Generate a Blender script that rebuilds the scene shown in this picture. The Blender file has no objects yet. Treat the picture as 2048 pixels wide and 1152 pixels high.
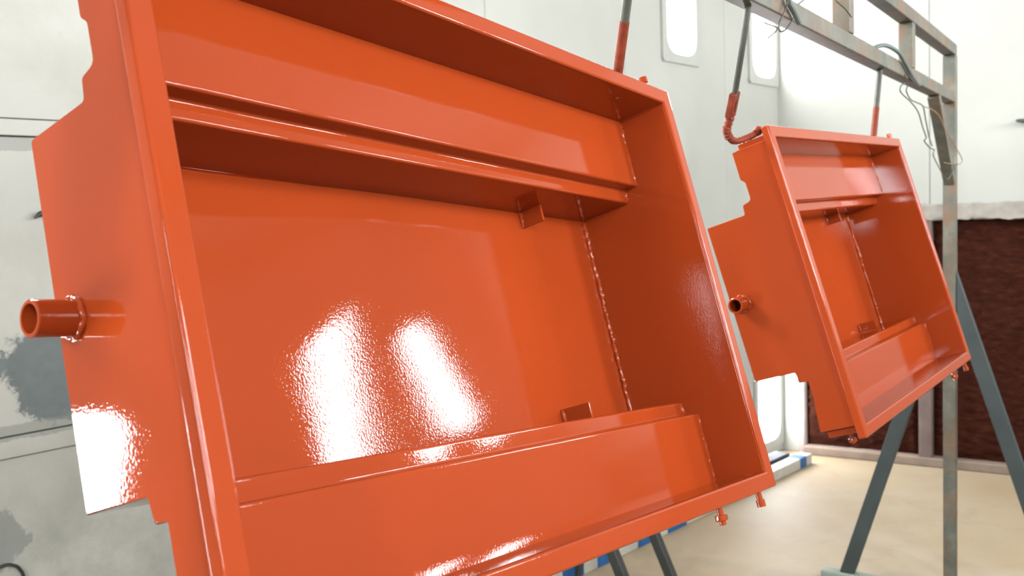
import bpy, bmesh, math, random
from mathutils import Matrix, Vector, noise

# ---------------------------------------------------------------- camera, world, exposure
S = 0.65                                   # metres per layout unit (the long side of a tray is about 1 m)
CAM_H = 2.46
scene = bpy.context.scene
C = scene.collection
cam_data = bpy.data.cameras.new('camera')
cam = bpy.data.objects.new('camera', cam_data)
C.objects.link(cam)
cam_data.sensor_width = 36.0
cam_data.lens = 1939.4 / 2048.0 * 36.0
cam_data.clip_start = 0.02
cam_data.dof.use_dof = True
cam_data.dof.focus_distance = 1.25
cam_data.dof.aperture_fstop = 9.0
cam.matrix_world = Matrix(((0.99939, 0.03498, 0.0, 0.0),
                           (-0.00265, 0.07569, -0.99713, 0.0),
                           (-0.03488, 0.99652, 0.07574, CAM_H * S),
                           (0, 0, 0, 1)))
scene.camera = cam
world = bpy.data.worlds.new('world')
scene.world = world
world.use_nodes = True
world.node_tree.nodes['Background'].inputs[0].default_value = (0.9, 0.95, 1.0, 1)
world.node_tree.nodes['Background'].inputs[1].default_value = 0.4
scene.view_settings.view_transform = 'Standard'
scene.view_settings.look = 'None'
scene.view_settings.exposure = 1.33
scene.view_settings.gamma = 1.0
scene.view_settings.use_curve_mapping = False
scene.cycles.max_bounces = 5
scene.cycles.diffuse_bounces = 2
scene.cycles.glossy_bounces = 4
scene.cycles.transmission_bounces = 1
scene.cycles.volume_bounces = 0
scene.cycles.use_adaptive_sampling = True
scene.cycles.adaptive_threshold = 0.05
scene.cycles.adaptive_min_samples = 16
LAMP = 44.0                                # brightness of the booth's light panels

# ---------------------------------------------------------------- helpers
BEVELLED = set()
def link_obj(name, data, parent=None):
    o = bpy.data.objects.new(name, data)
    C.objects.link(o)
    if data is not None and data.name in BEVELLED:
        o.modifiers.new('flat_faces', 'WEIGHTED_NORMAL')
    if parent is not None:
        o.parent = parent
    return o

def tag(o, label, cat=None, group=None, kind=None):
    o['label'] = label
    if cat: o['category'] = cat
    if group: o['group'] = group
    if kind: o['kind'] = kind
    return o

def frame(x, y, z, loc):
    """matrix from three axis vectors and a location in layout units"""
    m = Matrix.Identity(4)
    for i, a in enumerate((x, y, z)):
        for j in range(3):
            m[j][i] = a[j]
    for j in range(3):
        m[j][3] = loc[j] * S
    return m

def empty(name, m, label, cat, group=None):
    o = bpy.data.objects.new(name, None)
    C.objects.link(o)
    o.empty_display_size = 0.1
    o.matrix_world = m
    return tag(o, label, cat, group)

class MB:
    """collects shapes (in layout units) for one mesh"""
    def __init__(s):
        s.v, s.f = [], []
    def add(s, vs, fs):
        b = len(s.v)
        s.v += [tuple(p) for p in vs]
        s.f += [tuple(b + i for i in f) for f in fs]
        return s
    def box(s, x0, x1, y0, y1, z0, z1):
        vs = [(x, y, z) for x in (x0, x1) for y in (y0, y1) for z in (z0, z1)]
        return s.add(vs, [(0, 1, 3, 2), (4, 6, 7, 5), (0, 4, 5, 1), (2, 3, 7, 6), (0, 2, 6, 4), (1, 5, 7, 3)])
    def bar(s, p, q, w, t, side):
        """square bar from p to q, w wide along side, t thick across it"""
        p, q = Vector(p), Vector(q)
        d = (q - p).normalized()
        a = Vector(side); a = (a - d * a.dot(d)).normalized()
        b = d.cross(a)
        vs = []
        for o in (p, q):
            for i, j in ((-1, -1), (1, -1), (1, 1), (-1, 1)):
                vs.append(o + a * (i * w / 2) + b * (j * t / 2))
        return s.add(vs, [(0, 1, 2, 3), (7, 6, 5, 4), (0, 4, 5, 1), (1, 5, 6, 2), (2, 6, 7, 3), (3, 7, 4, 0)])
    def prism(s, poly, fn, a, b):
        """closed polygon (list of 2D points) swept from a to b; fn(p, q, r) -> 3D"""
        n = len(poly)
        vs = [fn(p[0], p[1], a) for p in poly] + [fn(p[0], p[1], b) for p in poly]
        fs = [tuple(range(n)), tuple(range(2 * n - 1, n - 1, -1))]
        fs += [(i, n + i, n + (i + 1) % n, (i + 1) % n) for i in range(n)]
        return s.add(vs, fs)
    def tube(s, path, r, n=8, caps=True):
        path = [Vector(p) for p in path]
        rs = r if isinstance(r, (list, tuple)) else [r] * len(path)
        d0 = (path[1] - path[0]).normalized()
        a = d0.orthogonal().normalized()
        b0 = len(s.v)
        for i, p in enumerate(path):
            d = (path[min(i + 1, len(path) - 1)] - path[max(i - 1, 0)]).normalized()
            a = (a - d * a.dot(d)).normalized()
            b = d.cross(a)
            for k in range(n):
                t = 2 * math.pi * k / n
                s.v.append(tuple(p + (a * math.cos(t) + b * math.sin(t)) * rs[i]))
        for i in range(len(path) - 1):
            for k in range(n):
                s.f.append((b0 + i * n + k, b0 + i * n + (k + 1) % n, b0 + (i + 1) * n + (k + 1) % n, b0 + (i + 1) * n + k))
        if caps:
            s.f.append(tuple(b0 + k for k in range(n - 1, -1, -1)))
            e = b0 + (len(path) - 1) * n
            s.f.append(tuple(e + k for k in range(n)))
        return s
    def grid(s, nx, ny, fn):
        b0 = len(s.v)
        for j in range(ny + 1):
            for i in range(nx + 1):
                s.v.append(tuple(fn(i / nx, j / ny)))
        for j in range(ny):
            for i in range(nx):
                k = b0 + j * (nx + 1) + i
                s.f.append((k, k + 1, k + nx + 2, k + nx + 1))
        return s
    def mesh(s, name, mat, bevel=0.0, seg=2, smooth=True, angle=38, recalc=True, wn=False):
        bm = bmesh.new()
        vs = [bm.verts.new((x * S, y * S, z * S)) for x, y, z in s.v]
        for f in s.f:
            try: bm.faces.new([vs[i] for i in f])
            except ValueError: pass
        if recalc:
            bmesh.ops.recalc_face_normals(bm, faces=bm.faces[:])
        if bevel > 0:
            es = [e for e in bm.edges if len(e.link_faces) == 2 and e.calc_face_angle(0) > 0.5]
            bmesh.ops.bevel(bm, geom=es, offset=bevel * S, segments=seg, profile=0.5, affect='EDGES', clamp_overlap=True)
        me = bpy.data.meshes.new(name)
        bm.to_mesh(me)
        bm.free()
        if smooth:
            for p in me.polygons: p.use_smooth = True
            me.set_sharp_from_angle(angle=math.radians(angle))
        me.materials.append(mat)
        if bevel > 0.0 or wn: BEVELLED.add(me.name)
        return me
    def build(s, name, mat, parent=None, m=None, **kw):
        o = link_obj(name, s.mesh(name, mat, **kw), parent)
        if m is not None:
            o.matrix_world = m
        return o

def round_poly(pts, r, n=3):
    """round the corners of a closed 2D polygon"""
    out = []
    N = len(pts)
    for i in range(N):
        p0, p, p1 = Vector(pts[i - 1]), Vector(pts[i]), Vector(pts[(i + 1) % N])
        ri = r[i] if isinstance(r, (list, tuple)) else r
        l = min(ri, (p0 - p).length * 0.45, (p1 - p).length * 0.45)
        if l < 1e-5:
            out.append(tuple(p)); continue
        a = p + (p0 - p).normalized() * l
        b = p + (p1 - p).normalized() * l
        for k in range(n + 1):
            t = k / n
            out.append(tuple(a * (1 - t) ** 2 + p * (2 * t * (1 - t)) + b * t * t))
    return out

def sheet_profile(pts, th, r):
    """closed outline of a bent sheet: polyline pts thickened to the left by th, bends rounded"""
    P = [Vector(p) for p in pts]
    off = []
    for i, p in enumerate(P):
        ns = []
        if i > 0:
            d = (p - P[i - 1]).normalized(); ns.append(Vector((-d.y, d.x)))
        if i < len(P) - 1:
            d = (P[i + 1] - p).normalized(); ns.append(Vector((-d.y, d.x)))
        n = sum(ns, Vector((0, 0)))
        n = n / n.dot(ns[0]) if len(ns) == 2 else n
        off.append(p + n * th)
    poly = [tuple(p) for p in P] + [tuple(p) for p in reversed(off)]
    N = len(P)
    rr = []
    for i in range(2 * N):
        k = i if i < N else 2 * N - 1 - i
        rr.append(0.0 if k in (0, N - 1) else r)
    return round_poly(poly, rr, 4)

def bead_path(p, q, step=0.006):
    p, q = Vector(p), Vector(q)
    n = max(3, int((q - p).length / step))
    return [p.lerp(q, i / n) for i in range(n + 1)]

def weld(path, r, seed, n=7):
    """a lumpy weld bead"""
    rnd = random.Random(seed)
    pts, rs = [], []
    for i, p in enumerate(path):
        k = 0.0 if i in (0, len(path) - 1) else 1.0
        j = Vector((rnd.uniform(-1, 1), rnd.uniform(-1, 1), rnd.uniform(-1, 1))) * r * 0.35 * k
        pts.append(Vector(p) + j)
        rs.append(r * (rnd.uniform(0.65, 1.3) if k else 0.35))
    return MB().tube(pts, rs, n)

def smooth_path(pts, sub=6):
    """Catmull-Rom through pts"""
    P = [Vector(p) for p in pts]
    out = []
    for i in range(len(P) - 1):
        a, b, c, d = P[max(i - 1, 0)], P[i], P[i + 1], P[min(i + 2, len(P) - 1)]
        for k in range(sub):
            t = k / sub
            out.append(0.5 * ((2 * b) + (c - a) * t + (2 * a - 5 * b + 4 * c - d) * t * t + (3 * b - a - 3 * c + d) * t ** 3))
    out.append(P[-1])
    return out

# ---------------------------------------------------------------- materials
ALB = 0.68
def lin(r, g, b):
    f = lambda c: (c / 255 / 12.92) if c / 255 <= 0.04045 else ((c / 255 + 0.055) / 1.055) ** 2.4
    return (f(r) * ALB, f(g) * ALB, f(b) * ALB, 1.0)

class Mat:
    def __init__(s, name):
        s.m = bpy.data.materials.new(name)
        s.m.use_nodes = True
        s.nt = s.m.node_tree
        s.b = s.nt.nodes['Principled BSDF']
        s.tc = s.n('ShaderNodeTexCoord')
    def n(s, t, **kw):
        nd = s.nt.nodes.new(t)
        for k, v in kw.items(): setattr(nd, k, v)
        return nd
    def l(s, a, b): s.nt.links.new(a, b)
    def set(s, **kw):
        for k, v in kw.items(): s.b.inputs[k.replace('_', ' ')].default_value = v
        return s
    def mapping(s, scale=(1, 1, 1), loc=(0, 0, 0)):
        mp = s.n('ShaderNodeMapping')
        mp.inputs['Scale'].default_value = scale
        mp.inputs['Location'].default_value = loc
        s.l(s.tc.outputs['Object'], mp.inputs['Vector'])
        return mp.outputs['Vector']
    def noise(s, scale, detail=4, rough=0.55, vec=None, dist=0.0):
        t = s.n('ShaderNodeTexNoise')
        t.inputs['Scale'].default_value = scale
        t.inputs['Detail'].default_value = detail
        t.inputs['Roughness'].default_value = rough
        t.inputs['Distortion'].default_value = dist
        s.l(vec if vec is not None else s.tc.outputs['Object'], t.inputs['Vector'])
        return t.outputs['Fac']
    def ramp(s, fac, stops):
        r = s.n('ShaderNodeValToRGB')
        e = r.color_ramp.elements
        while len(e) < len(stops): e.new(0.5)
        for i, (p, c) in enumerate(stops):
            e[i].position = p
            e[i].color = c if len(c) == 4 else (*c, 1)
        s.l(fac, r.inputs['Fac'])
        return r.outputs['Color']
    def mix(s, fac, a, b, mode='MIX'):
        mx = s.n('ShaderNodeMix', data_type='RGBA', blend_type=mode)
        for val, i in ((fac, 0), (a, 6), (b, 7)):
            if hasattr(val, 'links'): s.l(val, mx.inputs[i])
            else: mx.inputs[i].default_value = val
        return mx.outputs[2]
    def math(s, op, a, b=0.0, clamp=False):
        m = s.n('ShaderNodeMath', operation=op)
        m.use_clamp = clamp
        for i, val in enumerate((a, b)):
            if hasattr(val, 'links'): s.l(val, m.inputs[i])
            else: m.inputs[i].default_value = val
        return m.outputs[0]
    def xyz(s):
        sp = s.n('ShaderNodeSeparateXYZ')
        s.l(s.tc.outputs['Object'], sp.inputs[0])
        return sp.outputs
    def bump(s, h, strength, dist=0.001, to='Normal'):
        b = s.n('ShaderNodeBump')
        b.inputs['Strength'].default_value = strength
        b.inputs['Distance'].default_value = dist
        s.l(h, b.inputs['Height'])
        s.l(b.outputs['Normal'], s.b.inputs[to])
        return b
    def col(s, c): s.l(c, s.b.inputs['Base Color']); return s

def paint_orange():
    m = Mat('gloss_orange_paint')
    m.set(Roughness=0.5, Specular_IOR_Level=0.0, Coat_Weight=1.0, Coat_Roughness=0.03, Coat_IOR=1.32)
    m.col(m.ramp(m.noise(3.0, 3), [(0.3, (0.228, 0.0315, 0.0066)), (0.7, (0.244, 0.0338, 0.0073))]))
    b = m.bump(m.noise(330, 2, 0.5), 0.055, 0.001, 'Coat Normal')
    m.l(b.outputs['Normal'], m.b.inputs['Normal'])
    return m.m

def wall_paint(name, dirt=0.0):
    m = Mat(name)
    m.set(Roughness=0.55)
    n1 = m.noise(1.3, 3, 0.6)
    base = m.ramp(n1, [(0.35, lin(177, 178, 170)), (0.65, lin(187, 188, 179))])
    n2 = m.noise(9.0, 4, 0.7)
    spots = m.ramp(n2, [(0.66, (0, 0, 0)), (0.76, (1, 1, 1))])
    base = m.mix(m.math('MULTIPLY', spots, 0.12 + dirt), base, lin(140, 143, 135))
    if dirt:
        n3 = m.noise(2.2, 9, 0.68, dist=0.4)
        grime = m.ramp(n3, [(0.46, (0, 0, 0)), (0.72, (1, 1, 1))])
        base = m.mix(m.math('MULTIPLY', grime, 0.55), base, lin(156, 156, 142))
    m.col(base)
    return m

def wall_worn():
    """old wall panels of the near end: overspray, bare blue-grey patches"""
    m = wall_paint('worn_wall_paint', 0.1)
    old = m.b.inputs['Base Color'].links[0].from_socket
    o = m.xyz()
    edge = m.math('MULTIPLY', m.math('SUBTRACT', m.noise(7.0, 8, 0.76), 0.5), 2.0)
    def blob(sx, z, rx, rz):
        dx = m.math('DIVIDE', m.math('SUBTRACT', o[0], sx * S), rx * S)
        dz = m.math('DIVIDE', m.math('SUBTRACT', o[2], z * S), rz * S)
        d = m.math('SQRT', m.math('ADD', m.math('MULTIPLY', dx, dx), m.math('MULTIPLY', dz, dz)))
        return m.math('MULTIPLY', m.math('SUBTRACT', m.math('ADD', 1.0, edge), d), 9.0, clamp=True)
    patch = blob(-7.2, 1.85, 0.22, 0.225)
    patch = m.math('MAXIMUM', patch, blob(-7.0, 1.75, 0.3, 0.1))
    patch = m.math('MAXIMUM', patch, m.math('MULTIPLY', blob(-7.5, 1.16, 0.16, 0.14), 0.55))
    c = m.mix(m.math('MULTIPLY', patch, 0.9), old, m.ramp(m.noise(22, 5), [(0.3, lin(76, 88, 90)), (0.7, lin(92, 104, 104))]))
    smear = m.math('MULTIPLY', blob(-7.3, 1.61, 0.5, 0.035), 0.55)
    smear = m.math('MAXIMUM', smear, m.math('MULTIPLY', blob(-7.3, 2.83, 0.5, 0.03), 0.5))
    c = m.mix(smear, c, lin(120, 125, 118))
    low = m.math('MULTIPLY', m.ramp(m.noise(3.1, 9, 0.7), [(0.45, (0, 0, 0)), (0.62, (1, 1, 1))]),
                 m.math('MULTIPLY', m.math('SUBTRACT', 1.62 * S, o[2]), 3.0, clamp=True))
    c = m.mix(m.math('MULTIPLY', low, 0.5), c, lin(136, 139, 128))
    m.col(c)
    return m.m

def steel_old():
    m = Mat('weathered_galvanised_steel')
    m.set(Roughness=0.5, Metallic=0.2)
    n = m.noise(9.0, 7, 0.65)
    base = m.ramp(n, [(0.3, lin(70, 76, 69)), (0.5, lin(96, 97, 86)), (0.72, lin(128, 124, 108))])
    r = m.ramp(m.noise(5.5, 8, 0.7, dist=0.6), [(0.46, (0, 0, 0)), (0.6, (1, 1, 1))])
    base = m.mix(m.math('MULTIPLY', r, 0.75), base, lin(116, 84, 58))
    m.col(base)
    m.bump(m.noise(120, 4), 0.25, 0.001)
    return m.m

def simple(name, c, rough=0.5, metal=0.0, var=0.12, scale=12.0, bump=0.0, bscale=120):
    m = Mat(name)
    m.set(Roughness=rough, Metallic=metal)
    n = m.noise(scale, 5)
    c = lin(*c)
    lo = tuple(x * (1 - var) for x in c[:3]); hi = tuple(min(1, x * (1 + var)) for x in c[:3])
    m.col(m.ramp(n, [(0.3, lo), (0.7, hi)]))
    if bump: m.bump(m.noise(bscale, 4), bump, 0.001)
    return m.m

def concrete():
    m = Mat('worn_pale_concrete')
    m.set(Roughness=0.62)
    base = m.ramp(m.noise(0.8, 7, 0.6), [(0.3, lin(158, 134, 102)), (0.52, lin(168, 150, 122)), (0.72, lin(176, 164, 143))])
    st = m.ramp(m.noise(5.0, 9, 0.7, dist=0.5), [(0.52, (0, 0, 0)), (0.72, (1, 1, 1))])
    base = m.mix(m.math('MULTIPLY', st, 0.35), base, lin(142, 114, 86))
    sp = m.ramp(m.noise(26.0, 4, 0.6), [(0.68, (0, 0, 0)), (0.74, (1, 1, 1))])
    base = m.mix(m.math('MULTIPLY', sp, 0.25), base, lin(184, 174, 158))
    # dark patch added under the rack to cut light bouncing into the trays
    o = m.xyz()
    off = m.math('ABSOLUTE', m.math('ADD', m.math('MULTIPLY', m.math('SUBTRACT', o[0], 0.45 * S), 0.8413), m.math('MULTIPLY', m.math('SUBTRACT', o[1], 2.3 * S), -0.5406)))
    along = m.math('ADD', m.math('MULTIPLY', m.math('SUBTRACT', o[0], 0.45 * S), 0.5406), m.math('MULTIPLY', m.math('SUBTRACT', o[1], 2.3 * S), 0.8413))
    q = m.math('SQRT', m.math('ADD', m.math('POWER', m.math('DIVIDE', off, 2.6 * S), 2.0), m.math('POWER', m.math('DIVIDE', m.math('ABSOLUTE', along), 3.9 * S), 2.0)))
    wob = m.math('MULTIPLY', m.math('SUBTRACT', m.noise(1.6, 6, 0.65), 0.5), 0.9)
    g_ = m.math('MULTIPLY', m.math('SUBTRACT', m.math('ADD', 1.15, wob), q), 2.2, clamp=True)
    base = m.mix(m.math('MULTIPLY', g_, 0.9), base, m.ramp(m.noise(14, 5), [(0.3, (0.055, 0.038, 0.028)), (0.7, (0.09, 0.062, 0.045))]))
    m.col(base)
    m.bump(m.noise(70, 4), 0.2, 0.002)
    return m.m

def filter_mat():
    m = Mat('overspray_caked_filter')
    m.set(Roughness=0.95, Specular_IOR_Level=0.05)
    n = m.noise(18.0, 9, 0.75, vec=m.mapping((1, 1, 3.0)))
    m.col(m.ramp(n, [(0.3, lin(46, 22, 16)), (0.55, lin(72, 36, 25)), (0.8, lin(108, 56, 38))]))
    m.bump(m.noise(70, 8, 0.8, vec=m.mapping((1, 1, 2.5))), 0.9, 0.01)
    return m.m

def lamp_mat(name, k):
    m = Mat(name)
    m.set(Base_Color=(0.9, 0.9, 0.9, 1), Emission_Color=(0.985, 1.0, 1.03, 1), Emission_Strength=LAMP * k)
    m.m.cycles.emission_sampling = 'FRONT'
    return m.m

ORANGE = paint_orange()
WALL = wall_paint('white_wall_paint').m
WORN = wall_worn()
GAP = simple('dark_joint', (128, 131, 124), 0.9)
STEEL = steel_old()
DARKSTEEL = simple('dark_grey_steel', (62, 64, 62), 0.45, 0.3, 0.2)
PALE = simple('pale_green_paint', (128, 140, 128), 0.5)
BRACE = simple('dark_green_grey_steel', (50, 60, 59), 0.5, 0.1, 0.25, 7)
RODMAT = simple('dull_grey_rod', (74, 76, 66), 0.6, 0.3, 0.25, 30)
CRUST = simple('crusted_orange_paint', (118, 47, 24), 0.6, 0.0, 0.3, 40, 0.8, 140)
CRUST.node_tree.nodes['Principled BSDF'].inputs['Specular IOR Level'].default_value = 0.2
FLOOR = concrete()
FILTER = filter_mat()
LEDGE = simple('rough_white_ledge', (158, 152, 142), 0.9, 0, 0.18, 10, 1.0, 40)
PINKPOST = simple('oversprayed_post', (112, 94, 88), 0.7, 0, 0.2, 8)
LAMPMAT = lamp_mat('lit_lamp_diffuser', 1.0)
LAMPOLD = lamp_mat('aged_lamp_diffuser', 0.3)
LAMPFRAME = simple('white_lamp_frame', (178, 180, 172), 0.4, 0, 0.05)
BLUE = simple('blue_paint', (12, 84, 140), 0.5, 0, 0.2)
WHITEBEAM = simple('white_board_paint', (182, 178, 166), 0.6, 0, 0.1)
DARKPLANK = simple('dark_blue_plank', (44, 50, 60), 0.75, 0, 0.3)
WIRE = simple('old_wire', (84, 86, 74), 0.5, 0.4, 0.2, 40, 0)
CABLE = simple('grey_cable', (92, 102, 98), 0.55, 0, 0.15, 20)
BLACK = simple('black_rubber', (38, 40, 40), 0.5, 0, 0.2)
CEIL = simple('white_ceiling_paint', (160, 162, 158), 0.7, 0, 0.04)

# ---------------------------------------------------------------- the setting
Z = (0, 0, 1)
CORNER = (2.6722, 9.667)
WD = (0.6542, 0.7563); NRM = (-0.7563, 0.6542)            # left wall: along, outwards
END_O = (2.9949, 9.4554); ED = (0.8447, -0.5353)          # end wall
ROOM_H = 6.1
BACK_S = -14.0
WIDTH = 7.303
M_LEFT = frame((*WD, 0), (*NRM, 0), Z, (*CORNER, 0))
CR = (CORNER[0] - WIDTH * NRM[0], CORNER[1] - WIDTH * NRM[1])
M_RIGHT = frame((-WD[0], -WD[1], 0), (-NRM[0], -NRM[1], 0), Z, (*CR, 0))
M_END = frame((*ED, 0), (-ED[1], ED[0], 0), Z, (*END_O, 0))
BK = (CR[0] + WD[0] * BACK_S, CR[1] + WD[1] * BACK_S)
M_BACK = frame((*NRM, 0), (-WD[0], -WD[1], 0), Z, (*BK, 0))

def structure(o, label, cat):
    return tag(o, label, cat, kind='structure')

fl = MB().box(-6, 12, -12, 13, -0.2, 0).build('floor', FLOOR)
structure(fl, 'pale worn concrete floor of the paint booth', 'floor')
ce = MB().box(-6, 12, -12, 13, ROOM_H, ROOM_H + 0.15).build('ceiling', CEIL)
structure(ce, 'white ceiling of the paint booth', 'ceiling')

def panel(parent, m, x0, x1, z0, z1, mat=None, proud=0.02, name='panel', y1=0.0):
    return MB().box(x0, x1, -proud, y1, z0, z1).build(name, mat or WALL, parent, bevel=0.004)

g = 0.005
wl = structure(MB().box(BACK_S - 0.2, 0.3, 0.0, 0.12, -0.05, ROOM_H).build('wall_left', GAP, m=M_LEFT),
               'white panelled left wall with light panels, worn at its near end', 'wall')
seams = [0.0, -1.08, -2.68, -4.28, -5.88]
for a, b in zip(seams[1:], seams[:-1]):
    panel(wl, None, a + g / 2, b - g / 2, 0, ROOM_H)
for a, b in ((-7.9, -5.88), (-9.9, -7.9)):
    for z0, z1 in ((0.0, 1.502), (1.594, 2.862), (2.936, ROOM_H)):
        panel(wl, None, a + g / 2, b - g / 2, z0 + g / 2, z1 - g / 2, WORN)
    for z0, z1 in ((1.502, 1.594), (2.862, 2.936)):
        panel(wl, None, a + g / 2, b - g / 2, z0 + g / 2, z1 - g / 2, WORN, 0.034, 'rail')
for a, b in ((-11.9, -9.9), (BACK_S, -11.9)):
    panel(wl, None, a + g / 2, b - g / 2, 0, ROOM_H)

wr = structure(MB().box(-1.6, 14.2, 0.0, 0.12, -0.05, ROOM_H).build('wall_right', GAP, m=M_RIGHT),
               'white panelled wall on the right with light panels', 'wall')
for k in range(10):
    panel(wr, None, -1.4 + 1.56 * k + g / 2, -1.4 + 1.56 * (k + 1) - g / 2, 0, ROOM_H)
wb = structure(MB().box(-0.2, WIDTH + 0.2, 0.0, 0.12, -0.05, ROOM_H).build('wall_back', GAP, m=M_BACK),
               'white panelled wall behind the viewer', 'wall')
for k in range(5):
    panel(wb, None, 1.46 * k + g / 2, 1.46 * (k + 1) - g / 2, 0, ROOM_H)

we = structure(MB().box(-0.6, 7.4, 0.0, 0.12, -0.05, ROOM_H).build('wall_end', GAP, m=M_END),
               'white end wall above and beside the brown filter bank', 'wall')
panel(we, None, -0.384, -0.16, 0, 2.40)
for a, b in ((-0.384, 1.02), (1.02, 2.60), (2.60, 4.18), (4.18, 5.8), (5.8, 7.35)):
    panel(we, None, a + g / 2, b - g / 2, 2.40, ROOM_H)

# filter bank of the end wall
def filter_bank(x0, x1, seed):
    def fn(u, v):
        x = x0 + (x1 - x0) * u; z = 0.085 + (2.275 - 0.085) * v
        e = min(u, v, 1 - u, 1 - v)
        n = noise.fractal(Vector((x * 9, seed, z * 26)), 0.8, 2.0, 5) * 0.018
        return (x, -0.02 - n - 0.03 * min(1, e * 20), z)
    return MB().grid(60, 110, fn)
fx = [(-0.12, 0.937), (1.05, 2.10), (2.21, 3.26), (3.37, 4.42), (4.53, 5.58)]
flabels = ['brown fibrous exhaust filter panel between the white corner pipe and the pinkish post',
           'brown fibrous exhaust filter panel behind the far leg of the steel rack',
           'brown exhaust filter panel beyond the right edge of the picture, second', 'brown exhaust filter panel beyond the right edge, third',
           'brown exhaust filter panel beyond the right edge, fourth']
for i, (a, b) in enumerate(fx[:3]):
    tag(filter_bank(a, b, i * 3.7).build('exhaust_filter', FILTER, m=M_END, angle=180, recalc=False),
        flabels[i], 'filter', 'exhaust filters of the end wall')
for i, x in enumerate((0.937, 2.10)):
    o = MB().box(x, x + 0.113, -0.13, -0.001, 0.0, 2.275).build('filter_post', PINKPOST, m=M_END, bevel=0.008)
    tag(o, ('oversprayed pinkish post between the two brown filters' if i == 0 else 'oversprayed post beyond the right edge of the picture'), 'post', 'posts of the filter bank')
MB2 = MB().tube([(-0.145, -0.045, 0.0), (-0.145, -0.045, 2.3)], 0.036, 16)
tag(MB2.build('corner_pipe', simple('pinkish_white_pipe', (164, 148, 142), 0.5), m=M_END), 'pinkish white upright pipe at the left edge of the brown filter', 'pipe')
def ledge_fn(u, v):
    x = -0.39 + 3.9 * u
    a = v * 2 * math.pi
    n = noise.fractal(Vector((x * 7, math.cos(a) * 2, math.sin(a) * 2)), 0.9, 2.0, 5) * 0.018
    return (x, -0.092 + (0.062 + n) * max(-1, min(1, 1.5 * math.cos(a))), 2.345 + (0.066 + n) * max(-1, min(1, 1.5 * math.sin(a))))
tag(MB().grid(160, 24, ledge_fn).build('filter_ledge', LEDGE, m=M_END, angle=60), 'rough whitish ledge running above the brown filters', 'ledge')
tag(MB().box(-0.12, 3.4, -0.14, -0.002, 0, 0.085).build('filter_kerb', simple('dusty_kerb', (136, 118, 104), 0.85, 0, 0.2, 6, 0.6, 60), m=M_END, bevel=0.012),
    'low dusty kerb under the brown filters', 'kerb')

# light panels: a frame with a rounded opening and a lit diffuser
LAMP_W, LAMP_FR = 0.23, 0.075
lamp_cache = {}
def light_panel(m_wall, s, z0, z1, label, group, old=False):
    hgt = (round(z1 - z0, 3), old)
    if hgt not in lamp_cache:
        key, hgt = hgt, hgt[0]
        a, f = LAMP_W, LAMP_FR
        inner = round_poly([(-a, 0), (a, 0), (a, hgt), (-a, hgt)], 0.16, 6)
        outer = []
        for x, z in inner:                                     # matching points on the outer rectangle
            outer.append((max(-a - f, min(a + f, x * (a + f) / a * 1.12)), max(-f, min(hgt + f, (z - hgt / 2) * (hgt / 2 + f) / (hgt / 2) * 1.06 + hgt / 2))))
        n = len(inner)
        mb = MB()
        vs = [(x, -0.022, z) for x, z in outer] + [(x, -0.046, z) for x, z in outer] + [(x, -0.046, z) for x, z in inner] + [(x, -0.024, z) for x, z in inner]
        fs = []
        for i in range(n):
            j = (i + 1) % n
            for k in range(3):
                fs.append((k * n + i, k * n + j, (k + 1) * n + j, (k + 1) * n + i))
        mb.add(vs, fs)
        dm = MB().add([(-a - .01, -0.030, -.01), (a + .01, -0.030, -.01), (a + .01, -0.030, hgt + .01), (-a - .01, -0.030, hgt + .01)], [(0, 1, 2, 3)])
        lamp_cache[key] = (mb.mesh('lamp_frame', LAMPFRAME, angle=30), dm.mesh('diffuser', LAMPOLD if old else LAMPMAT, smooth=False, recalc=False))
    fr, di = lamp_cache[(round(z1 - z0, 3), old)]
    o = empty('light_panel', m_wall @ Matrix.Translation((s * S, 0, z0 * S)), label, 'light', group)
    link_obj('lamp_frame', fr, o); link_obj('diffuser', di, o)
    return o
GU, GL = 'upper light panels', 'lower light panels'
light_panel(M_LEFT, -1.85, 3.74, 5.3, 'upright white light panel high on the wall, above the near tray\'s far top corner', GU, True)
light_panel(M_LEFT, -0.34, 3.68, 5.24, 'upright white light panel high on the wall, behind the left hook of the far tray', GU, True)
light_panel(M_LEFT, -0.34, 0.15, 1.95, 'lit light panel low on the wall, seen below the far tray\'s left side', GL, True)
for i, s in enumerate((-7.9, -9.2)):  # extra lamps put in out of view for more light from the left
    light_panel(M_LEFT, s, 3.74, 5.3, 'added unseen fill light panel high on the left wall, %s one behind the viewer' % ('first', 'second')[i], GU)
light_panel(M_LEFT, -4.9, 3.98, 5.54, 'added unseen fill light panel high on the left wall above the foreground tray', GU)  # unseen lamp added to brighten the far tray's side
light_panel(M_LEFT, -6.4, 3.98, 5.54, 'added unseen fill light panel high on the left wall above the near end of the foreground tray', GU)  # second unseen lamp added for the far tray's side
light_panel(M_LEFT, -10.68, 0.15, 1.95, 'light panel low on the left wall whose glare shows on the near tray\'s side', GL)
for i, s in enumerate((0.65, 1.95, 5.3, 6.9, 10.5)):  # the last three are unseen lamps added for fill
    light_panel(M_RIGHT, s, 3.4, (4.66, 5.0, 4.76, 4.76, 4.76)[i], 'upright light panel high on the right wall, %s from the filter wall' % ('first', 'second', 'added fill lamp, third', 'added fill lamp, fourth', 'added fill lamp, fifth')[i], GU)
for i, s in enumerate((1.6, 3.6)):  # unseen lamps added to fill light from behind the camera
    light_panel(M_BACK, s, 3.4, 4.96, 'added unseen fill light panel on the wall behind the viewer, %s from the right' % ('first', 'second')[i], GU)

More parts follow.
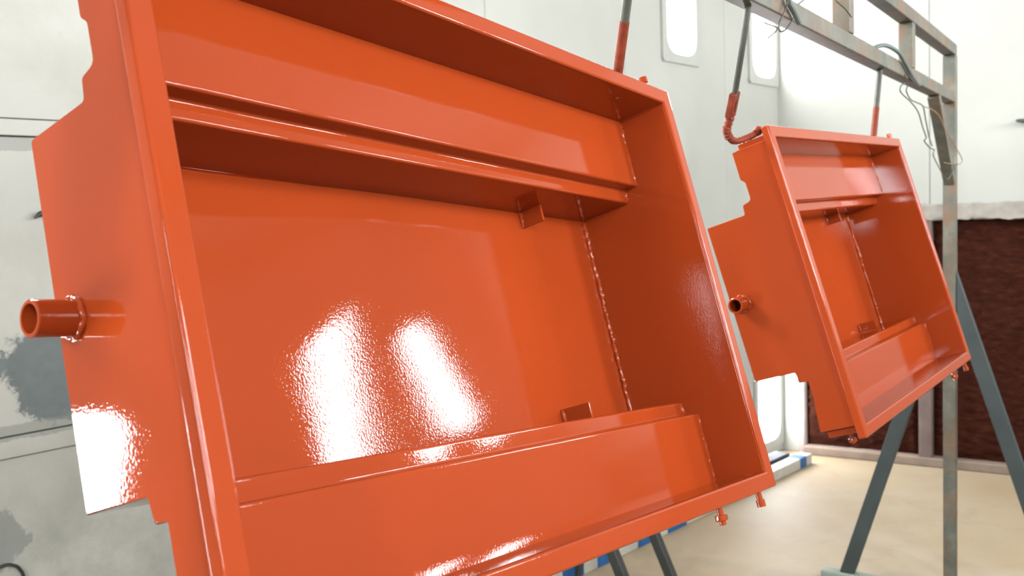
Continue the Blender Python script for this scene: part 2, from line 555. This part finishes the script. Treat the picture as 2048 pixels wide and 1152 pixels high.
# ---------------------------------------------------------------- steel rack
RD = Vector((0.5406, 0.8413, 0)); RP = Vector((0.8413, -0.5406, 0))
POST = Vector((2.639, 5.8206, 0))
M_RACK = frame(RD, -RP, Z, POST)                  # local x along the rack, -y towards the viewer's side
rack = empty('steel_rack', M_RACK, 'tall grey steel rack carrying the hanging orange trays', 'rack')
RLEN = -6.3
TB = 0.034
MB().box(RLEN, TB, -TB, TB, 3.305, 3.37).build('top_beam', STEEL, rack, bevel=0.006)
MB().box(RLEN + TB, -TB, -0.032, 0.032, 3.026, 3.09).build('lower_beam', STEEL, rack, bevel=0.006)
for x in (0.0, RLEN):
    MB().box(x - TB, x + TB, -TB - 0.002, TB + 0.002, 0.06, 3.305).build('post', STEEL, rack, bevel=0.005)
    MB().box(x - 0.04, x + 0.04, -0.78, 0.78, 0.0, 0.062).build('base_rail', PALE, rack, bevel=0.012)
    sgn = 1 if x == 0.0 else -1
    for sy in (-1, 1):
        MB().prism([(sy * 0.037, 2.03), (sy * 0.037, 1.74), (sy * 0.57, 0.063), (sy * 0.662, 0.063)], lambda p, q, r: (r, p, q), x - 0.026, x + 0.026).build('side_brace', BRACE, rack, bevel=0.004)
    MB().bar((x - sgn * 0.56, 0.0, 3.03), (x - sgn * 0.02, 0.0, 2.56), 0.05, 0.062, (1, 0, 1)).build('corner_brace', STEEL, rack, bevel=0.004)
for x in (-1.30, -2.52, -3.74, -4.96):
    MB().box(x - 0.033, x + 0.033, -0.033, 0.033, 3.09, 3.305).build('upright', STEEL, rack, bevel=0.004)

# ---------------------------------------------------------------- orange trays
W, R, T = 1.536, 0.0387, 0.026
D1, DS, D2 = 0.1327, 0.1681, 0.3085
U1, U2 = 0.791, 0.758
L1, L2 = 0.2015, 0.2365
TH = 0.0045
XP = 0.0358
M_TRAY1 = frame((0.58274, 0.80636, -0.10096), (-0.7896, 0.53244, -0.30504), (-0.19221, 0.25748, 0.94697), (-0.2936, 0.9768, 1.9641))
M_TRAY2 = frame((0.58948, 0.80765, 0.01469), (-0.77066, 0.56775, -0.28939), (-0.24206, 0.15926, 0.9571), (1.0498, 2.8673, 1.7522))

def tray_meshes():
    """list of (name, mesh, parent_index or None, label)"""
    out = []
    def part(name, mb, mat=ORANGE, parent=None, label=None, **kw):
        out.append((name, mb.mesh(name, mat, **kw), parent, label))
        return len(out) - 1
    # rim: a rectangular ring
    o_ = [(0, 0), (W, 0), (W, 1), (0, 1)]; i_ = [(R, R), (W - R, R), (W - R, 1 - R), (R, 1 - R)]
    vs = [(x, y, z) for y in (0.0, T) for ring in (o_, i_) for x, z in ring]
    fs = []
    for k in range(4):
        j = (k + 1) % 4
        fs += [(k, j, 4 + j, 4 + k), (8 + k, 12 + k, 12 + j, 8 + j), (k, 8 + k, 8 + j, j), (4 + k, 4 + j, 12 + j, 12 + k)]
    part('front_rim', MB().add(vs, fs), bevel=0.0055, seg=3)
    # side panels with their stepped outline (depth, height)
    ol = [(0.007, 0.038), (0.148, 0.038), (0.139, 0.128), (0.1365, 0.14), (0.1365, 0.2015), (0.163, 0.204), (0.1695, 0.2365),
          (0.3065, 0.238), (0.3105, 0.7605), (0.1725, 0.761), (0.1695, 0.793), (0.1383, 0.80), (0.1387, 0.8595), (0.1515, 0.8718), (0.1515, 0.963), (0.007, 0.963)]
    rr = [0, .004, .004, .004, .004, .007, .004, .004, .006, .006, .006, .01, .006, .004, .004, 0]
    poly = round_poly(ol, rr, 3)
    part('side_panel', MB().prism(poly, lambda p, q, x: (x, p, q), XP, R + 0.0015), bevel=0.0012, seg=1, angle=30)
    part('side_panel', MB().prism(poly, lambda p, q, x: (x, p, q), W - R - 0.0015, W - XP), bevel=0.0012, seg=1, angle=30)
    xa, xb = R + 0.001, W - R - 0.001
    sw = lambda pts, r=0.008: MB().prism(sheet_profile(pts, TH, r), lambda p, q, x: (x, p, q), xa, xb)
    part('top_panel', sw([(0.007, 1 - R - 0.0008), (D1 + TH, 1 - R - 0.0008)]), wn=True)
    part('upper_channel', sw([(D1, 1 - R), (D1, U1), (DS, U1), (DS, U2), (D2 + 0.003, U2)][::-1], 0.006), label='stepped channel across the upper part of the tray', wn=True)
    # back panel: a slightly dished sheet
    def back(u, v):
        x = xa + (xb - xa) * u; z = L2 + (U2 - L2) * v
        lean = 0.2 * 0.8862 * (math.erf((x - 0.5) / 0.2) - math.erf((0.68 - 0.5) / 0.2))
        lean -= 1.2 * 0.15 * 0.8862 * (math.erf((x - 0.2) / 0.15) - 1.0)
        bow = -BACK_TWIST * (z - 0.4) * lean + 0.0005 * noise.noise(Vector((x * 2.3, 4.1, z * 2.9)))
        return (x, D2 + bow, z)
    part('back_panel', MB().grid(72, 32, back), angle=180, recalc=False)
    part('lower_channel', sw([(D1, R), (D1, L1), (DS, L1), (DS, L2), (D2 + 0.003, L2)], 0.006), label='stepped channel across the lower part of the tray', wn=True)
    part('bottom_panel', sw([(0.007, R + 0.0008), (D1 + TH, R + 0.0008)][::-1]), wn=True)
    # pivot pipe on each side
    for x0, x1, seed in ((-0.024, XP + 0.002, 3), (W + 0.024, W - XP - 0.002, 4)):
        mb = MB()
        n = 36
        prof = [(x0, 0.0195), (x0, 0.0235), (x0 + (0.0015 if x1 > x0 else -0.0015), 0.025), (x1, 0.025), (x1, 0.0195)]
        vs = []
        for px, pr in prof:
            for k in range(n):
                t = 2 * math.pi * k / n
                vs.append((px, 0.269 + pr * math.cos(t), 0.491 + pr * math.sin(t)))
        fs = [(a * n + k, a * n + (k + 1) % n, ((a + 1) % 5) * n + (k + 1) % n, ((a + 1) % 5) * n + k) for a in range(5) for k in range(n)]
        pi = part('pivot_pipe', mb.add(vs, fs), label='short open pipe stub on the side of the tray', angle=40)
        ring = [(XP - 0.002 if x1 > x0 else W - XP + 0.002, 0.269 + 0.0265 * math.cos(t), 0.491 + 0.0265 * math.sin(t)) for t in [2 * math.pi * k / 30 for k in range(31)]]
        part('weld_bead', weld(ring, 0.0045, seed), parent=pi, angle=60)
    # welds along the right side panel and at the corners
    xr, xl = W - R - 0.0055, R + 0.0055
    runs = [((xr, D1, 1 - R - 0.005), (xr, D1, U1)), ((xr, DS - 0.002, U1 - .006), (xr, DS - .002, U2)), ((xr, D2 - 0.004, U2 - .004), (xr, D2 - .004, L2)),
            ((xr, DS - .002, L2), (xr, DS - .002, L1 + .004)), ((xr, D1, L1), (xr, D1, R + .004))]
    for k, (p, q) in enumerate(runs):
        part('weld_bead', weld(bead_path(p, q, 0.0065), 0.006, 20 + k), angle=60)
    for k, (p, q) in enumerate(runs[:1] + runs[2:3] + runs[4:]):
        part('weld_bead', weld(bead_path((xl, *p[1:]), (xl, *q[1:])), 0.0042, 40 + k), angle=60)
    for k, zz in enumerate((1 - R - 0.001, R + 0.001)):
        part('weld_bead', weld(bead_path((xr + .001, 0.03, zz), (xr + .001, D1, zz), 0.008), 0.0022, 50 + k), angle=60)
    part('weld_bead', weld(bead_path((0.332, D2 - 0.004, 0.243), (0.36, D2 - 0.005, 0.247)), 0.0055, 61), angle=60)
    # small tabs on the back panel
    for (x, z0, z1, y0, y1, seed) in ((1.209, 0.715, U2 - 0.001, 0.247, D2, 71), (1.191, 0.245, 0.2795, 0.235, D2, 72)):
        ti = part('mounting_tab', MB().box(x, x + 0.0075, y0, y1, z0, z1), label='small upright tab on the back panel', bevel=0.001, seg=1)
        part('weld_bead', weld(bead_path((x - 0.002, D2 - 0.003, z0), (x - .002, D2 - .003, z1)), 0.0055, seed), parent=ti, angle=60)
    # lugs above and below, studs with nuts
    part('hanger_lug', MB().box(0.058, 0.066, 0.03, 0.135, 0.955, 0.985), bevel=0.002)
    part('hanger_lug', MB().box(0.058, 0.066, 0.03, 0.135, 0.012, 0.045), bevel=0.002)
    for (x, y, z0, z1, nut) in ((1.235, 0.014, 0.01, -0.036, -0.021), (1.45, 0.014, 0.01, -0.017, None), (0.139, 0.0935, 0.036, -0.030, -0.020), (1.44, 0.014, 0.99, 1.022, None)):
        si = part('threaded_stud', MB().tube([(x, y, z0), (x, y, z1)], 0.0068, 12), label='painted threaded stud')
        if nut is not None:
            poly6 = [(x + 0.0145 * math.cos(a), y + 0.0145 * math.sin(a)) for a in [math.pi / 3 * k + 0.3 for k in range(6)]]
            part('nut', MB().prism(poly6, lambda p, q, r: (p, q, r), nut - 0.006, nut + 0.006), parent=si, bevel=0.001, seg=1)
        else:
            part('nut', MB().tube([(x, y, (z1 - 0.016) if z1 < 0.5 else (z1 - .014)), (x, y, z1)], 0.0098, 12), parent=si)
    return out
BACK_TWIST = 0.15
TRAY = tray_meshes()

def place_tray(m, label):
    root = empty('steel_tray', m, label, 'tray', 'orange trays hung on the rack')
    objs = []
    for name, me, par, lab in TRAY:
        o = link_obj(name, me, root if par is None else objs[par])
        if lab: o['label'] = lab
        objs.append(o)
    return root
tray1 = place_tray(M_TRAY1, 'large glossy orange steel tray hanging in the foreground')
tray2 = place_tray(M_TRAY2, 'smaller-looking glossy orange steel tray hanging farther back beside the rack post')

# ---------------------------------------------------------------- hangers
def rk(t, off, z):
    p = POST + RD * t + RP * off
    return Vector((p.x, p.y, z))
def on_tray(m, x, y, z):
    return (m @ Vector((x * S, y * S, z * S))) / S
def hanger(label, top, bottom, cut, r=0.0105):
    root = empty('hanger_rod', Matrix.Translation(top * S), label, 'rod', 'rods hanging the trays')
    mid = top.lerp(bottom, cut)
    MB().tube([Vector((0, 0, 0)), mid - top], r, 12).build('bare_rod', RODMAT, root)
    MB().tube([mid - top, bottom - top], r * 1.12, 12).build('painted_rod', CRUST, root).__setitem__('label', 'lower length coated orange')
    return root
hanger('slim rod above the far top corner of the foreground tray', rk(-4.34, 0, 3.03), on_tray(M_TRAY1, 1.335, 0.05, 1 - R + TH), 0.47)
hanger('slim rod above the near top corner of the foreground tray, outside the picture', rk(-5.45, 0, 3.03), on_tray(M_TRAY1, 0.12, 0.05, 1 - R + TH), 0.4)
hanger('slim rod holding the right top corner of the far tray', rk(-1.894, 0, 3.03), on_tray(M_TRAY2, 1.262, 0.05, 1 - R + TH), 0.5, 0.0115)
hk = [(0.6903, 2.7695, 3.03), (0.6882, 2.8307, 2.9289), (0.6846, 2.9242, 2.7986), (0.6816, 2.9385, 2.7782), (0.6812, 2.9589, 2.7478), (0.6791, 2.9711, 2.7296), (0.6759, 2.9853, 2.7085),
      (0.6735, 2.9967, 2.6914), (0.6837, 3.0094, 2.6723), (0.7016, 3.0211, 2.6618), (0.7232, 3.0335, 2.6636), (0.7508, 3.0507, 2.6732), (0.7751, 3.0661, 2.6829), (0.7904, 3.0763, 2.691)]
hk = [Vector(p) for p in hk]
hk[0] = rk(-3.591, 0, 3.03)
root = empty('hook_hanger', Matrix.Translation(hk[0] * S), 'paint-crusted rod with clamp and hook holding the left top corner of the far tray', 'hook')
hl = [p - hk[0] for p in hk]
MB().tube(smooth_path(hl[:4]), 0.0095, 10).build('bare_rod', RODMAT, root)
d = (hl[4] - hl[2]).normalized(); side = d.cross(Vector((0.7, -0.7, 0))).normalized()
for sgn in (-1, 1):
    MB().bar(hl[2] + side * 0.010 * sgn, hl[5] + side * 0.010 * sgn - d * 0.003, 0.017, 0.02, side).build('clamp_half', CRUST, root, bevel=0.003)
kn = smooth_path(hl[4:9], 8)
rnd = random.Random(5)
MB().tube(kn, [0.0125 * rnd.uniform(0.85, 1.2) for _ in kn], 10).build('hook_shank', CRUST, root)
kn = smooth_path(hl[8:], 8)
MB().tube(kn, [0.0105 * rnd.uniform(0.9, 1.15) for _ in kn], 10).build('hook_arm', CRUST, root)
MB().tube([hl[-1] + Vector((-.012, -.012, -.004)), hl[-1] + Vector((.0, .0, .004)), hl[-1] + Vector((.012, .012, .008))], [0.010, 0.016, 0.010], 10).build('hook_tip', CRUST, root)

# ---------------------------------------------------------------- wires and cables on the rack
def rack_wire(name, pts, r, mat, label, cat, off=0.046):
    P = [rk(t, off if len(q) == 0 else q[0], z) for t, z, *q in pts]
    path = smooth_path(P, 6)
    o = MB().tube([p - P[0] for p in path], r, 8).build(name, mat, m=Matrix.Translation(P[0] * S))
    return tag(o, label, cat)
rack_wire('cable', [(-1.98, 3.04, -.05), (-1.97, 3.10, -.02), (-1.90, 3.125, .02), (-1.76, 3.112), (-1.61, 3.085), (-1.47, 3.05), (-1.33, 3.022), (-1.25, 3.012)], 0.009, CABLE, 'stiff grey cable looped over the lower rack beam', 'cable')
rack_wire('cable', [(-3.40, 3.12, .0), (-3.383, 3.10, .045), (-3.354, 3.065), (-3.304, 3.045), (-3.257, 3.02)], 0.0085, CABLE, 'short grey cable end lying against the beam near the top edge', 'cable')
thin1 = [(-1.592, 2.992), (-1.693, 2.969), (-1.705, 2.946), (-1.638, 2.934), (-1.452, 2.915), (-1.277, 2.881), (-1.16, 2.816), (-1.065, 2.771), (-1.12, 2.752), (-0.951, 2.723), (-0.833, 2.718), (-0.864, 2.691), (-0.726, 2.642), (-0.516, 2.587), (-0.38, 2.572), (-0.237, 2.611), (-0.163, 2.656)]
rack_wire('thin_wire', thin1, 0.003, WIRE, 'long thin pale wire hanging in a loop under the beam by the corner brace', 'wire')
rack_wire('thin_wire', [(-1.60, 3.03), (-1.546, 2.983), (-1.569, 2.958), (-1.476, 2.929), (-1.353, 2.925), (-1.158, 2.921), (-1.091, 2.869), (-0.98, 2.775), (-0.893, 2.736)], 0.0029, WIRE, 'thin wire kinked beside the long hanging wire loop', 'wire')
rack_wire('thin_wire', [(-1.158, 2.921), (-0.876, 2.921), (-0.645, 2.898), (-0.43, 2.829), (-0.162, 2.771), (0.069, 2.721), (0.149, 2.687), (0.029, 2.666), (-0.309, 2.658), (-0.516, 2.661)], 0.0026, simple('rusty_wire', (160, 118, 84), .5, .3), 'thin rusty wire curled across the corner brace and post', 'wire')
root = empty('tie_wire', Matrix.Translation(rk(-3.466, .046, 2.975) * S), 'twisted tie wire with splayed ends under the beam near the top edge', 'wire')
o0 = rk(-3.466, .046, 2.975)
for nm, pts in (('wire_strand', [(-3.364, 3.10), (-3.38, 3.052), (-3.415, 3.023), (-3.455, 2.993), (-3.466, 2.975)]), ('wire_end', [(-3.466, 2.975), (-3.517, 2.974), (-3.572, 2.972), (-3.594, 2.973)]),
                ('wire_end', [(-3.466, 2.975), (-3.504, 2.956), (-3.551, 2.938), (-3.569, 2.932)]), ('wire_strand', [(-3.466, 2.975), (-3.447, 2.968), (-3.418, 2.973), (-3.378, 2.988), (-3.315, 3.025)])):
    MB().tube([p - o0 for p in smooth_path([rk(t, .046, z) for t, z in pts])], 0.0026, 8).build(nm, WIRE, root)
rack_wire('wire_stub', [(-3.16, 3.088), (-3.092, 3.112), (-3.03, 3.135)], 0.0028, WIRE, 'short straight wire end standing up from the lower beam', 'wire', 0.0)
rack_wire('wire_stub', [(-2.774, 3.169, 0.036), (-2.676, 3.153), (-2.589, 3.138)], 0.0028, WIRE, 'short wire end sticking out beside the rack upright', 'wire')

# ---------------------------------------------------------------- trestle behind the foreground tray
TX = frame((0.5406, 0.8413, 0), (-0.8413, 0.5406, 0), Z, (0.435, 5.95, 0))
tr = empty('steel_trestle', TX, 'grey steel trestle legs below the foreground tray', 'trestle')
MB().box(-0.35, 0.55, -0.03, 0.03, 1.0, 1.06).build('top_bar', DARKSTEEL, tr, bevel=0.004)
for x in (-0.22, 0.32):
    for sy in (-1, 1):
        MB().bar((x, sy * 0.02, 1.02), (x, -0.46 if sy < 0 else 0.3, 0.0), 0.06, 0.06, (1, 0, 0)).build('leg', DARKSTEEL, tr, bevel=0.004)

# ---------------------------------------------------------------- things on the floor and walls
p0 = Vector((0.414, 6.4152, 0)); p1 = p0 + Vector((0.6686, 0.7436, 0)) * 3.56
bd = (p1 - p0).normalized(); BL = (p1 - p0).length
M_BEAM = frame(bd, Vector((-bd.y, bd.x, 0)), Z, p0)
bm_ = empty('striped_beam', M_BEAM, 'long white timber with blue bands lying on the floor along the left wall', 'beam')
MB().box(-1.5, BL, 0.0, 0.12, 0.0, 0.095).build('timber', WHITEBEAM, bm_, bevel=0.006)
for a, b in ((-0.22, 0.01), (0.165, 0.31), (0.655, 0.90), (1.05, 1.32), (3.31, 3.44)):
    MB().box(a, b, -0.004, 0.124, 0.002, 0.099).build('blue_band', BLUE, bm_, bevel=0.004)
MB().box(2.0, BL - 0.12, 0.15, 0.30, 0.0, 0.06).build('board', WHITEBEAM, m=M_BEAM, bevel=0.005)
tag(bpy.context.scene.objects['board'], 'white board on the floor under the dark plank in the corner', 'board')
tag(MB().box(2.2, BL - 0.16, 0.15, 0.30, 0.062, 0.115).build('plank', DARKPLANK, m=M_BEAM, bevel=0.005), 'dark plank lying on a white board in the corner', 'plank')

def on_left(s, off, z):
    return Vector((CORNER[0] + WD[0] * s - NRM[0] * off, CORNER[1] + WD[1] * s - NRM[1] * off, z))
pg = [on_left(-7.245, 0.06, 2.515), on_left(-7.22, 0.055, 2.532), on_left(-7.19, 0.045, 2.536), on_left(-7.16, 0.02, 2.535)]
tag(MB().tube([p - pg[0] for p in pg], [0.004, 0.012, 0.014, 0.012], 8).build('wall_peg', BLACK, m=Matrix.Translation(pg[0] * S)), 'small dark peg sticking out of the worn wall above the pipe stub', 'peg')
cb = smooth_path([on_left(-7.62, 0.03, 1.03), on_left(-7.47, 0.03, 1.055), on_left(-7.425, 0.03, 1.045), on_left(-7.40, 0.03, 1.02), on_left(-7.385, 0.03, 0.97), on_left(-7.38, 0.03, 0.8)])
tag(MB().tube([p - cb[0] for p in cb], 0.007, 8).build('cable', BLACK, m=Matrix.Translation(cb[0] * S)), 'black cable on the worn wall in the bottom left corner', 'cable')
en = [(1.725, 0.10), (1.75, 0.095), (1.80, 0.09), (1.90, 0.06), (1.93, 0.021)]
pe = [Vector((END_O[0] + ED[0] * s + ED[1] * o, END_O[1] + ED[1] * s - ED[0] * o, 3.115 - (s - 1.725) * 0.12)) for s, o in en]
tag(MB().tube([p - pe[0] for p in pe], [0.008, 0.017, 0.02, 0.02, 0.02], 10).build('wall_hook', simple('dark_green_hook', (62, 74, 66), .4), m=Matrix.Translation(pe[0] * S)), 'dark hook on the white end wall at the right edge', 'hook')
